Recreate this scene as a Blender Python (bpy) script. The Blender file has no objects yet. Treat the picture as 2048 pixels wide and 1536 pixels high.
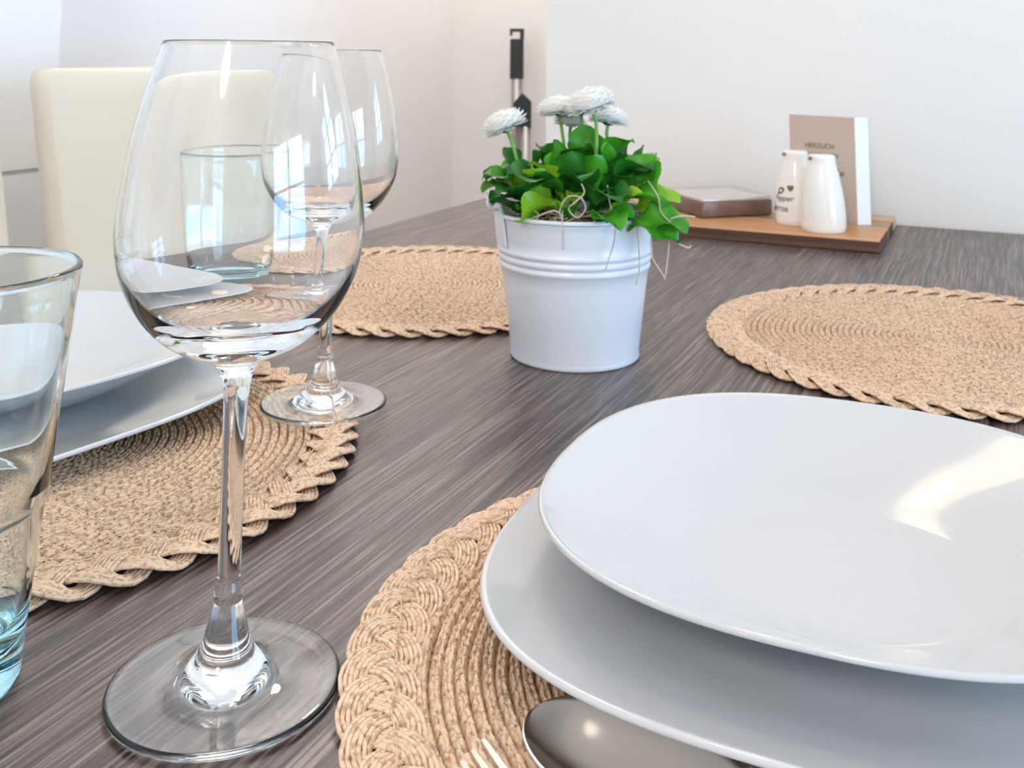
import bpy, bmesh, math, random
from mathutils import Vector, Matrix
R = random.Random(7)
sin, cos, pi = math.sin, math.cos, math.pi
scene = bpy.context.scene
COL = scene.collection
TT = 0.75                      # height of the table top above the floor

# ------------------------------------------------------------------ camera
# World axes: X across the table (away from the chairs), Y along the table
# towards the end wall, Z up.  Origin: far left corner of the table top, on the floor.
TH = 0.4445
cam_d = bpy.data.cameras.new('camera')
cam = bpy.data.objects.new('camera', cam_d)
COL.objects.link(cam)
scene.camera = cam
pit, rol = 0.1216, 0.0085
r0 = Vector((cos(TH), sin(TH), 0))
f0 = Vector((-sin(TH), cos(TH), 0))
fwd = f0 * cos(pit) + Vector((0, 0, 1)) * sin(pit)
up0 = Vector((0, 0, 1)) * cos(pit) - f0 * sin(pit)
rgt = r0 * cos(rol) + up0 * sin(rol)
up = up0 * cos(rol) - r0 * sin(rol)
M = Matrix((rgt, up, -fwd)).transposed().to_4x4()
M.translation = Vector((0.7212, -1.4644, TT + 0.2191))
cam.matrix_world = M
cam_d.sensor_width = 36
cam_d.lens = 2028.96 / 2048 * 36
cam_d.shift_y = (-139.16 - 768) / 2048
cam_d.clip_start = 0.01
cam_d.dof.use_dof = True
cam_d.dof.focus_distance = 0.42
cam_d.dof.aperture_fstop = 26

# ------------------------------------------------------------------ world, light, exposure
w = bpy.data.worlds.new('sky'); scene.world = w; w.use_nodes = True
nt = w.node_tree; nt.nodes.clear()
o_ = nt.nodes.new('ShaderNodeOutputWorld'); bg = nt.nodes.new('ShaderNodeBackground')
tc = nt.nodes.new('ShaderNodeTexCoord'); nz = nt.nodes.new('ShaderNodeTexNoise')
rp = nt.nodes.new('ShaderNodeValToRGB')
nz.inputs['Scale'].default_value = 2.2; nz.inputs['Detail'].default_value = 4
rp.color_ramp.elements[0].position = 0.42; rp.color_ramp.elements[0].color = (0.20, 0.54, 1.0, 1)
rp.color_ramp.elements[1].position = 0.60; rp.color_ramp.elements[1].color = (0.74, 0.91, 1.0, 1)
nt.links.new(tc.outputs['Generated'], nz.inputs['Vector'])
nt.links.new(nz.outputs['Fac'], rp.inputs['Fac'])
nt.links.new(rp.outputs['Color'], bg.inputs['Color'])
bg.inputs['Strength'].default_value = 7.6
nt.links.new(bg.outputs[0], o_.inputs['Surface'])
scene.view_settings.view_transform = 'Standard'
scene.view_settings.look = 'None'
scene.view_settings.gamma = 1
scene.view_settings.use_curve_mapping = False
scene.view_settings.exposure = 0.52
cy = scene.cycles
cy.max_bounces = 20; cy.diffuse_bounces = 6; cy.glossy_bounces = 8
cy.transmission_bounces = 18; cy.transparent_max_bounces = 16
cy.caustics_reflective = True; cy.caustics_refractive = True
cy.blur_glossy = 0.3
cy.sample_clamp_indirect = 6.0
ROOM_R, ROOM_B, CEIL = 3.0, -3.6, 2.5
WINS = [(-2.30, -0.75)]          # window opening in the right-hand wall
WEND = (1.40, 2.30)              # window opening in the end wall, right of the frame
WZ = (0.12, 1.75)                # glazed doors
WZE = (0.95, 1.52)               # smaller window in the end wall
def portal(y0, y1):
    l = bpy.data.lights.new('window_daylight', 'AREA'); l.shape = 'RECTANGLE'
    l.size = y1 - y0; l.size_y = WZ[1] - WZ[0]; l.cycles.is_portal = True
    o = bpy.data.objects.new('window_daylight', l); COL.objects.link(o)
    o.location = (ROOM_R + 0.1, (y0 + y1) / 2, sum(WZ) / 2)
    o.rotation_euler = (pi / 2, 0, pi / 2)        # faces -X, into the room
for a, b in WINS: portal(a, b)
def portal_end(x0, x1):
    l = bpy.data.lights.new('window_daylight', 'AREA'); l.shape = 'RECTANGLE'
    l.size = x1 - x0; l.size_y = WZE[1] - WZE[0]; l.cycles.is_portal = True
    o = bpy.data.objects.new('window_daylight', l); COL.objects.link(o)
    o.location = ((x0 + x1) / 2, 0.19, sum(WZE) / 2); o.rotation_euler = (-pi / 2, 0, 0)     # faces -Y
portal_end(*WEND)
def lamp(name, loc, watts, col, rad):
    l = bpy.data.lights.new(name, 'POINT'); l.energy = watts; l.color = col; l.shadow_soft_size = rad
    o = bpy.data.objects.new(name, l); COL.objects.link(o); o.location = loc
    return o

lamp('recess_fill', (-0.20, 0.50, 2.3), 14, (1.0, 0.95, 0.93), 0.08)  # added fill light, brightens the recess and the wall beside it
lamp('room_fill', (0.75, -2.75, 1.9), 24, (1.0, 0.87, 0.76), 0.15)  # added warm fill from behind the camera for faces turned towards it
lamp('globe_lamp', (0.485, -0.98, 1.50), 0.7, (1.0, 0.74, 0.50), 0.054)
# ------------------------------------------------------------------ helpers
def Q(x, y, z=0.0):
    """camera-side plan coordinates (x right, y ahead, z above the table) to world"""
    X, Y = x + 0.0214, y - 1.6322
    return Vector((X * cos(TH) - Y * sin(TH), X * sin(TH) + Y * cos(TH), z + TT))
def link(name, me, mat, parent=None):
    o = bpy.data.objects.new(name, me)
    if mat is not None and len(me.materials) == 0: me.materials.append(mat)
    COL.objects.link(o)
    if parent is not None: o.parent = parent
    return o
def mesh(name, vs, fs, smooth=True):
    me = bpy.data.meshes.new(name); me.from_pydata([tuple(v) for v in vs], [], fs); me.update()
    if smooth: me.polygons.foreach_set('use_smooth', [True] * len(me.polygons))
    return me
class MB:
    def __init__(s): s.v = []; s.f = []
    def add(s, vs, fs):
        n = len(s.v); s.v += [tuple(v) for v in vs]; s.f += [tuple(i + n for i in f) for f in fs]
    def box(s, x0, x1, y0, y1, z0, z1):
        s.add([(x0,y0,z0),(x1,y0,z0),(x1,y1,z0),(x0,y1,z0),(x0,y0,z1),(x1,y0,z1),(x1,y1,z1),(x0,y1,z1)],
              [(0,3,2,1),(4,5,6,7),(0,1,5,4),(1,2,6,5),(2,3,7,6),(3,0,4,7)])
    def tube(s, pts, r, n=8, closed=False, cap=True):
        pts = [Vector(p) for p in pts]; N = len(pts); rs = r if isinstance(r, (list, tuple)) else [r] * N
        vs = []; prev = None
        for i, p in enumerate(pts):
            t = (pts[(i + 1) % N] - pts[i - 1]) if closed else (pts[min(i + 1, N - 1)] - pts[max(i - 1, 0)])
            t = t.normalized() if t.length > 1e-9 else Vector((0, 0, 1))
            if prev is None:
                a = Vector((0, 0, 1)) if abs(t.z) < 0.9 else Vector((1, 0, 0))
                u = t.cross(a).normalized()
            else:
                u = (prev - t * prev.dot(t)).normalized()
            prev = u; v = t.cross(u)
            for k in range(n):
                a = 2 * pi * k / n
                vs.append(p + (u * cos(a) + v * sin(a)) * rs[i])
        fs = []
        for i in range(N if closed else N - 1):
            j = (i + 1) % N
            for k in range(n):
                l = (k + 1) % n
                fs.append((i * n + k, i * n + l, j * n + l, j * n + k))
        if not closed and cap:
            fs.append(tuple(range(n - 1, -1, -1))); fs.append(tuple((N - 1) * n + k for k in range(n)))
        s.add(vs, fs)
    def build(s, name, mat, parent=None, smooth=False):
        return link(name, mesh(name, s.v, s.f, smooth), mat, parent)
def lathe_data(prof, n=64, closed=False):
    """prof: (r, z) from first to last; r==0 gives a pole"""
    vs = []; idx = []
    for r, z in prof:
        if r < 1e-7: idx.append([len(vs)]); vs.append((0, 0, z))
        else:
            idx.append(list(range(len(vs), len(vs) + n)))
            vs += [(r * cos(2 * pi * k / n), r * sin(2 * pi * k / n), z) for k in range(n)]
    fs = []
    pairs = list(zip(idx[:-1], idx[1:])) + ([(idx[-1], idx[0])] if closed else [])
    for a, b in pairs:
        for k in range(n):
            l = (k + 1) % n
            if len(a) == 1 and len(b) == 1: continue
            if len(a) == 1: fs.append((a[0], b[l], b[k]))
            elif len(b) == 1: fs.append((a[k], a[l], b[0]))
            else: fs.append((a[k], a[l], b[l], b[k]))
    return vs, fs
def lathe(name, prof, mat, parent=None, n=64, closed=False):
    vs, fs = lathe_data(prof, n, closed)
    return link(name, mesh(name, vs, fs), mat, parent)
def spline(pts, m=6):
    """Catmull-Rom through the points"""
    P = [Vector(p) for p in pts]; out = []
    for i in range(len(P) - 1):
        a = P[max(i - 1, 0)]; b = P[i]; c = P[i + 1]; d = P[min(i + 2, len(P) - 1)]
        for k in range(m):
            t = k / m
            out.append(0.5 * ((2 * b) + (c - a) * t + (2 * a - 5 * b + 4 * c - d) * t * t + (3 * b - a - 3 * c + d) * t ** 3))
    out.append(P[-1]); return out
def spl2(pts, m=6): return [(max(p[0], 0), p[1]) for p in spline([(a, b, 0) for a, b in pts], m)]
def rbox(sx, sy, sz, bev, seg=4):
    bm = bmesh.new(); bmesh.ops.create_cube(bm, size=1)
    for v in bm.verts: v.co = Vector((v.co.x * sx, v.co.y * sy, v.co.z * sz))
    bmesh.ops.bevel(bm, geom=bm.edges[:], offset=bev, segments=seg, profile=0.5, affect='EDGES')
    return bm
def bm_obj(name, bm, mat, parent=None, smooth=True):
    me = bpy.data.meshes.new(name); bm.to_mesh(me); bm.free()
    if smooth: me.polygons.foreach_set('use_smooth', [True] * len(me.polygons))
    return link(name, me, mat, parent)
def thing(name, label, cat, loc=(0, 0, 0), rz=0, group=None):
    o = bpy.data.objects.new(name, None); COL.objects.link(o)
    o.location = loc; o.rotation_euler = (0, 0, rz); o['label'] = label; o['category'] = cat
    o.empty_display_size = 0.02
    if group: o['group'] = group
    return o
def tag(o, label, cat, group=None):
    o['label'] = label; o['category'] = cat
    if group: o['group'] = group
    return o
def dup(root, name, label, loc, rz, group=None):
    r = root.copy(); r.name = name; COL.objects.link(r)
    r.location = loc; r.rotation_euler = (0, 0, rz); r['label'] = label
    if group: r['group'] = group
    for ch in list(root.children):
        c = ch.copy(); COL.objects.link(c); c.parent = r
        for g in list(ch.children):
            d = g.copy(); COL.objects.link(d); d.parent = c
    return r
def struct(o): o['kind'] = 'structure'; return o

# ------------------------------------------------------------------ materials
def new_mat(name):
    m = bpy.data.materials.new(name); m.use_nodes = True
    n = m.node_tree.nodes; b = n['Principled BSDF']
    return m, m.node_tree, b
def plain(name, col, rough=0.5, metal=0.0, bump=0.0, bscale=200, vary=0.0, spec=0.5, coat=0.0, sss=0.0, trans=0.0):
    m, t, b = new_mat(name)
    b.inputs['Base Color'].default_value = (*col, 1); b.inputs['Roughness'].default_value = rough
    b.inputs['Metallic'].default_value = metal; b.inputs['Specular IOR Level'].default_value = spec
    b.inputs['Coat Weight'].default_value = coat
    if sss: b.inputs['Subsurface Weight'].default_value = sss; b.inputs['Subsurface Radius'].default_value = (0.01, 0.008, 0.006); b.inputs['Subsurface Scale'].default_value = 0.3
    if bump or vary:
        co = t.nodes.new('ShaderNodeTexCoord'); no = t.nodes.new('ShaderNodeTexNoise')
        no.inputs['Scale'].default_value = bscale; no.inputs['Detail'].default_value = 4
        t.links.new(co.outputs['Object'], no.inputs['Vector'])
        if bump:
            bp = t.nodes.new('ShaderNodeBump'); bp.inputs['Strength'].default_value = bump; bp.inputs['Distance'].default_value = 0.001
            t.links.new(no.outputs['Fac'], bp.inputs['Height']); t.links.new(bp.outputs[0], b.inputs['Normal'])
        if vary:
            r = t.nodes.new('ShaderNodeValToRGB')
            r.color_ramp.elements[0].color = (*[c * (1 - vary) for c in col], 1); r.color_ramp.elements[0].position = 0.3
            r.color_ramp.elements[1].color = (*[min(1, c * (1 + vary)) for c in col], 1); r.color_ramp.elements[1].position = 0.7
            t.links.new(no.outputs['Fac'], r.inputs['Fac']); t.links.new(r.outputs['Color'], b.inputs['Base Color'])
    return m
def glass(name, col, ior=1.5):
    m = bpy.data.materials.new(name); m.use_nodes = True; t = m.node_tree; t.nodes.clear()
    o = t.nodes.new('ShaderNodeOutputMaterial'); g = t.nodes.new('ShaderNodeBsdfGlass')
    g.inputs['Color'].default_value = (*col, 1); g.inputs['Roughness'].default_value = 0.0; g.inputs['IOR'].default_value = ior
    t.links.new(g.outputs[0], o.inputs['Surface']); return m
def wood(name, c1, c2, c3, scale, rough, bump, dist=0.0006, spec=0.5, ramp=(0.36, 0.5, 0.68)):
    """streaky wood, grain along the object's longest scale axis"""
    m, t, b = new_mat(name)
    co = t.nodes.new('ShaderNodeTexCoord'); mp = t.nodes.new('ShaderNodeMapping')
    mp.inputs['Scale'].default_value = scale
    t.links.new(co.outputs['Object'], mp.inputs['Vector'])
    n1 = t.nodes.new('ShaderNodeTexNoise'); n1.inputs['Scale'].default_value = 1; n1.inputs['Detail'].default_value = 5; n1.inputs['Roughness'].default_value = 0.65
    n2 = t.nodes.new('ShaderNodeTexNoise'); n2.inputs['Scale'].default_value = 0.12; n2.inputs['Detail'].default_value = 3
    n1.inputs['Distortion'].default_value = 0.15
    t.links.new(mp.outputs[0], n1.inputs['Vector']); t.links.new(mp.outputs[0], n2.inputs['Vector'])
    r = t.nodes.new('ShaderNodeValToRGB'); r.color_ramp.elements.new(0.5)
    for e, p, c in zip(r.color_ramp.elements, ramp, (c1, c2, c3)): e.position = p; e.color = (*c, 1)
    t.links.new(n1.outputs['Fac'], r.inputs['Fac'])
    mx = t.nodes.new('ShaderNodeMix'); mx.data_type = 'RGBA'; mx.blend_type = 'MULTIPLY'; mx.inputs[0].default_value = 0.45
    r2 = t.nodes.new('ShaderNodeValToRGB'); r2.color_ramp.elements[0].position = 0.35; r2.color_ramp.elements[0].color = (0.55, 0.5, 0.5, 1)
    r2.color_ramp.elements[1].position = 0.65
    t.links.new(n2.outputs['Fac'], r2.inputs['Fac'])
    t.links.new(r.outputs['Color'], mx.inputs[6]); t.links.new(r2.outputs['Color'], mx.inputs[7])
    t.links.new(mx.outputs[2], b.inputs['Base Color'])
    b.inputs['Roughness'].default_value = rough; b.inputs['Specular IOR Level'].default_value = spec
    bp = t.nodes.new('ShaderNodeBump'); bp.inputs['Strength'].default_value = bump; bp.inputs['Distance'].default_value = dist
    t.links.new(n1.outputs['Fac'], bp.inputs['Height']); t.links.new(bp.outputs[0], b.inputs['Normal'])
    return m
def straw(name, col, dark):
    m, t, b = new_mat(name)
    co = t.nodes.new('ShaderNodeTexCoord'); n1 = t.nodes.new('ShaderNodeTexNoise'); n1.inputs['Scale'].default_value = 420; n1.inputs['Detail'].default_value = 3
    ad = t.nodes.new('ShaderNodeMath'); ad.operation = 'ADD'
    t.links.new(co.outputs['Object'], n1.inputs['Vector'])
    t.links.new(n1.outputs['Fac'], ad.inputs[0]); ad.inputs[1].default_value = 0.5
    n1.inputs['Roughness'].default_value = 0.6
    r = t.nodes.new('ShaderNodeValToRGB')
    r.color_ramp.elements[0].position = 0.78; r.color_ramp.elements[0].color = (*dark, 1)
    r.color_ramp.elements[1].position = 1.0
    r.color_ramp.elements[1].color = (*col, 1)
    e = r.color_ramp.elements.new(1.0); e.color = (*[min(1, c * 1.25) for c in col], 1); e.position = 0.999
    r.color_ramp.elements[0].position = 0.84; r.color_ramp.elements[1].position = 0.97
    t.links.new(ad.outputs[0], r.inputs['Fac']); t.links.new(r.outputs['Color'], b.inputs['Base Color'])
    bp = t.nodes.new('ShaderNodeBump'); bp.inputs['Strength'].default_value = 0.5; bp.inputs['Distance'].default_value = 0.0006
    t.links.new(n1.outputs['Fac'], bp.inputs['Height']); t.links.new(bp.outputs[0], b.inputs['Normal'])
    b.inputs['Roughness'].default_value = 0.62; b.inputs['Specular IOR Level'].default_value = 0.35
    return m
def emit(name, col, s):
    m = bpy.data.materials.new(name); m.use_nodes = True; t = m.node_tree; t.nodes.clear()
    o = t.nodes.new('ShaderNodeOutputMaterial'); e = t.nodes.new('ShaderNodeEmission')
    e.inputs['Color'].default_value = (*col, 1); e.inputs['Strength'].default_value = s
    t.links.new(e.outputs[0], o.inputs['Surface']); return m

M_wall = plain('wall_paint', (0.80, 0.80, 0.80), 0.85, bump=0.08, bscale=60)
M_wall2 = plain('warm_wall_paint', (0.80, 0.785, 0.76), 0.85, bump=0.08, bscale=60)
M_ceil = plain('ceiling_paint', (0.80, 0.80, 0.79), 0.9, bump=0.05, bscale=80)
M_floor = wood('floor_wood', (0.42, 0.38, 0.33), (0.52, 0.47, 0.41), (0.6, 0.55, 0.48), (30, 2, 30), 0.4, 0.2)
M_frame = plain('window_frame_paint', (0.8, 0.8, 0.8), 0.4)
M_cab = plain('cabinet_lacquer', (0.88, 0.89, 0.89), 0.45, bump=0.02, bscale=30)
M_cabgap = plain('cabinet_inside', (0.6, 0.6, 0.6), 0.7, bump=0.02)
M_table = wood('table_wood', (0.034, 0.022, 0.019), (0.115, 0.080, 0.068), (0.29, 0.225, 0.195), (620, 13, 50), 0.34, 0.5, 0.0006, 0.5, (0.40, 0.51, 0.66))
M_leather = plain('cream_leather', (0.74, 0.68, 0.56), 0.5, bump=0.25, bscale=500)
M_legs = plain('dark_chair_leg', (0.05, 0.035, 0.03), 0.4, bump=0.05)
M_glass = glass('clear_glass', (1, 1, 1), 1.5)
M_tum = glass('tumbler_glass', (0.99, 1, 1), 1.5)
va_ = M_tum.node_tree.nodes.new('ShaderNodeVolumeAbsorption'); va_.inputs['Color'].default_value = (0.30, 0.86, 0.93, 1); va_.inputs['Density'].default_value = 13
M_tum.node_tree.links.new(va_.outputs[0], [n for n in M_tum.node_tree.nodes if n.type == 'OUTPUT_MATERIAL'][0].inputs['Volume'])
M_porc = plain('porcelain', (0.59, 0.60, 0.61), 0.10, coat=0.4, spec=0.5)
M_straw = straw('woven_straw', (0.65, 0.475, 0.335), (0.46, 0.30, 0.185))
M_coil = straw('woven_coil', (0.61, 0.445, 0.31), (0.39, 0.255, 0.155))
M_steel = plain('polished_steel', (0.72, 0.70, 0.67), 0.12, metal=1.0)
M_enamel = plain('white_enamel', (0.72, 0.74, 0.78), 0.32, coat=0.2)
M_soil = plain('potting_soil', (0.035, 0.025, 0.02), 0.95, bump=1.0, bscale=300)
M_moss = plain('dry_moss_fibre', (0.52, 0.44, 0.34), 0.8, vary=0.25, bscale=60)
M_petal, t_, b_ = new_mat('white_petal')
b_.inputs['Base Color'].default_value = (0.93, 0.92, 0.90, 1); b_.inputs['Roughness'].default_value = 0.7; b_.inputs['Specular IOR Level'].default_value = 0.2
tr_ = t_.nodes.new('ShaderNodeBsdfTranslucent'); tr_.inputs['Color'].default_value = (0.97, 0.96, 0.93, 1)
mx_ = t_.nodes.new('ShaderNodeMixShader'); mx_.inputs[0].default_value = 0.45
t_.links.new(b_.outputs[0], mx_.inputs[1]); t_.links.new(tr_.outputs[0], mx_.inputs[2]); t_.links.new(mx_.outputs[0], t_.nodes['Material Output'].inputs['Surface'])
M_calyx = plain('green_calyx', (0.05, 0.14, 0.03), 0.5)
M_stemg = plain('green_stem', (0.20, 0.42, 0.08), 0.45)
def leafmat(name, c, c2):
    m, t, b = new_mat(name)
    co = t.nodes.new('ShaderNodeTexCoord'); no = t.nodes.new('ShaderNodeTexNoise'); no.inputs['Scale'].default_value = 60
    r = t.nodes.new('ShaderNodeValToRGB'); r.color_ramp.elements[0].position = 0.35; r.color_ramp.elements[1].position = 0.65
    r.color_ramp.elements[0].color = (*c, 1); r.color_ramp.elements[1].color = (*c2, 1)
    t.links.new(co.outputs['Object'], no.inputs['Vector']); t.links.new(no.outputs['Fac'], r.inputs['Fac'])
    t.links.new(r.outputs['Color'], b.inputs['Base Color'])
    b.inputs['Roughness'].default_value = 0.38
    tr = t.nodes.new('ShaderNodeBsdfTranslucent'); t.links.new(r.outputs['Color'], tr.inputs['Color'])
    mx = t.nodes.new('ShaderNodeMixShader'); mx.inputs[0].default_value = 0.3
    out = t.nodes['Material Output']
    t.links.new(b.outputs[0], mx.inputs[1]); t.links.new(tr.outputs[0], mx.inputs[2]); t.links.new(mx.outputs[0], out.inputs['Surface'])
    return m
M_leaf = leafmat('leaf_green', (0.035, 0.26, 0.012), (0.09, 0.42, 0.02))
M_leafd = leafmat('leaf_dark_green', (0.012, 0.13, 0.015), (0.035, 0.22, 0.02))
M_leafy = leafmat('leaf_yellow_green', (0.22, 0.50, 0.015), (0.36, 0.62, 0.03))
M_oak = wood('board_reddish_wood', (0.46, 0.20, 0.075), (0.62, 0.30, 0.12), (0.70, 0.37, 0.16), (6, 160, 160), 0.42, 0.15)
M_oakl = wood('board_light_wood', (0.55, 0.36, 0.19), (0.68, 0.48, 0.28), (0.74, 0.55, 0.35), (6, 160, 160), 0.42, 0.15)
M_oakd = wood('board_brown_wood', (0.30, 0.17, 0.09), (0.42, 0.26, 0.14), (0.5, 0.32, 0.18), (6, 160, 160), 0.42, 0.15)
M_edge = wood('board_dark_edge', (0.055, 0.022, 0.014), (0.10, 0.042, 0.026), (0.15, 0.07, 0.04), (6, 160, 160), 0.45, 0.15)
M_cer = plain('shaker_glaze', (0.86, 0.84, 0.80), 0.12, coat=0.5)
M_ink = plain('black_print', (0.035, 0.03, 0.025), 0.6)
M_inkb = plain('brown_print', (0.16, 0.11, 0.07), 0.7)
M_hole = plain('shaker_hole', (0.20, 0.17, 0.14), 0.7)
M_card = plain('taupe_card', (0.56, 0.45, 0.38), 0.7, bump=0.05)
M_cardw = plain('white_card', (0.86, 0.86, 0.88), 0.6)
M_pack = plain('brown_pack', (0.17, 0.095, 0.075), 0.35, bump=0.4, bscale=60, vary=0.3)
M_packtop = plain('pack_top_sheen', (0.72, 0.66, 0.60), 0.5, bump=0.2, bscale=50)  # pale tone stands in for light reflected off the wrapped top
M_black = plain('black_plastic', (0.012, 0.016, 0.02), 0.45)
M_alu = plain('grey_metal_pole', (0.34, 0.32, 0.31), 0.4, metal=0.4)
M_bristle = plain('broom_bristle', (0.08, 0.08, 0.09), 0.9)
M_pane = bpy.data.materials.new('window_pane'); M_pane.use_nodes = True; nn = M_pane.node_tree; nn.nodes.clear()
o_ = nn.nodes.new('ShaderNodeOutputMaterial'); tr_ = nn.nodes.new('ShaderNodeBsdfTransparent'); gl_ = nn.nodes.new('ShaderNodeBsdfGlossy'); gl_.inputs['Roughness'].default_value = 0.02
mx_ = nn.nodes.new('ShaderNodeMixShader'); mx_.inputs[0].default_value = 0.05
nn.links.new(tr_.outputs[0], mx_.inputs[1]); nn.links.new(gl_.outputs[0], mx_.inputs[2]); nn.links.new(mx_.outputs[0], o_.inputs['Surface'])
M_brass = plain('lamp_metal', (0.6, 0.58, 0.55), 0.3, metal=1.0)

# ------------------------------------------------------------------ the room
def wall(name, boxes, mat):
    b = MB()
    for x in boxes: b.box(*x)
    return struct(b.build(name, mat))
wall('floor', [(-0.75, ROOM_R + 0.2, ROOM_B - 0.1, 1.14, -0.1, 0)], M_floor)
wall('ceiling', [(-0.75, ROOM_R + 0.2, ROOM_B - 0.1, 1.14, CEIL, CEIL + 0.1)], M_ceil)
wall('wall_left', [(-0.75, -0.65, ROOM_B - 0.1, 1.14, 0, CEIL)], M_wall)
wall('wall_recess', [(-0.65, 0.08, 1.044, 1.14, 0, CEIL)], M_wall2)
wall('wall_end', [(0.0807, 0.30, 0.01, 1.14, 0, CEIL), (0.30, WEND[0], 0.01, 0.19, 0, CEIL), (WEND[1], ROOM_R + 0.2, 0.01, 0.19, 0, CEIL),
                  (WEND[0], WEND[1], 0.01, 0.19, 0, WZE[0]), (WEND[0], WEND[1], 0.01, 0.19, WZE[1], CEIL)], M_wall2)
wall('wall_back', [(-0.65, ROOM_R + 0.2, ROOM_B - 0.1, ROOM_B, 0, CEIL)], M_wall)
b = MB()
b.box(ROOM_R, ROOM_R + 0.2, ROOM_B, 0.01, 0, WZ[0]); b.box(ROOM_R, ROOM_R + 0.2, ROOM_B, 0.01, WZ[1], CEIL)
ys = [ROOM_B] + [v for wdw in sorted(WINS) for v in wdw] + [0.01]
for i in range(0, len(ys), 2): b.box(ROOM_R, ROOM_R + 0.2, ys[i], ys[i + 1], WZ[0], WZ[1])
struct(b.build('wall_window_side', M_wall))
def window(name, a0, a1, d0, d1, end):
    b = MB(); z0, z1 = WZE if end else WZ; t = 0.05
    def bx(p0, p1, q0, q1, za, zb):
        if end: b.box(p0, p1, q0, q1, za, zb)
        else: b.box(q0, q1, p0, p1, za, zb)
    bx(a0, a0 + t, d0, d1, z0, z1); bx(a1 - t, a1, d0, d1, z0, z1)
    bx(a0 + t, a1 - t, d0, d1, z0, z0 + t); bx(a0 + t, a1 - t, d0, d1, z1 - t, z1)
    am = (a0 + a1) / 2; bx(am - 0.035, am + 0.035, d0, d1, z0 + t, z1 - t)
    for pa, pb in ((a0 + t, am - 0.035), (am + 0.035, a1 - t)):
        for k in (1, 2):
            zz = z0 + (z1 - z0) * k / 3; bx(pa, pb, d0 + 0.01, d1 - 0.01, zz - 0.012, zz + 0.012)
    fr = struct(b.build(name, M_frame))
    for pa, pb in ((a0 + t, am - 0.035), (am + 0.035, a1 - t)):
        b = MB(); bx(pa, pb, (d0 + d1) / 2 - 0.002, (d0 + d1) / 2 + 0.002, z0 + t, z1 - t); b.build('pane', M_pane, fr)
window('window_1', WINS[0][0], WINS[0][1], ROOM_R + 0.06, ROOM_R + 0.11, False)
window('window_2', WEND[0], WEND[1], 0.10, 0.15, True)

# tall white cabinet by the left wall
cab = thing('storage_cabinet', 'tall white cabinet with an upper and a lower door behind the left chair', 'cabinet', (0, 0, 0))
b = MB(); b.box(-0.649, -0.5025, -1.70, -0.4165, 0.0, 2.1); b.build('carcass', M_cabgap, cab)
b = MB(); b.box(-0.5023, -0.499, -1.70, -0.4154, 0.806, 2.1); b.build('door', M_cab, cab)
b = MB(); b.box(-0.5023, -0.499, -1.70, -0.4154, 0.06, 0.799); b.build('door', M_cab, cab)

# ------------------------------------------------------------------ table
tb = thing('dining_table', 'dark brown wooden dining table with brushed grain, set for a meal', 'table', (0, 0, 0))
bm = rbox(0.90, 1.78, 0.036, 0.002, 2)
bmesh.ops.translate(bm, verts=bm.verts[:], vec=(0.45, -0.89, TT - 0.018)); bm_obj('tabletop', bm, M_table, tb, smooth=False)
for x in (0.05, 0.85):
    for y in (-0.06, -1.72):
        b = MB(); b.box(x - 0.035, x + 0.035, y - 0.035, y + 0.035, 0, TT - 0.036); b.build('leg', M_table, tb)

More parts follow.
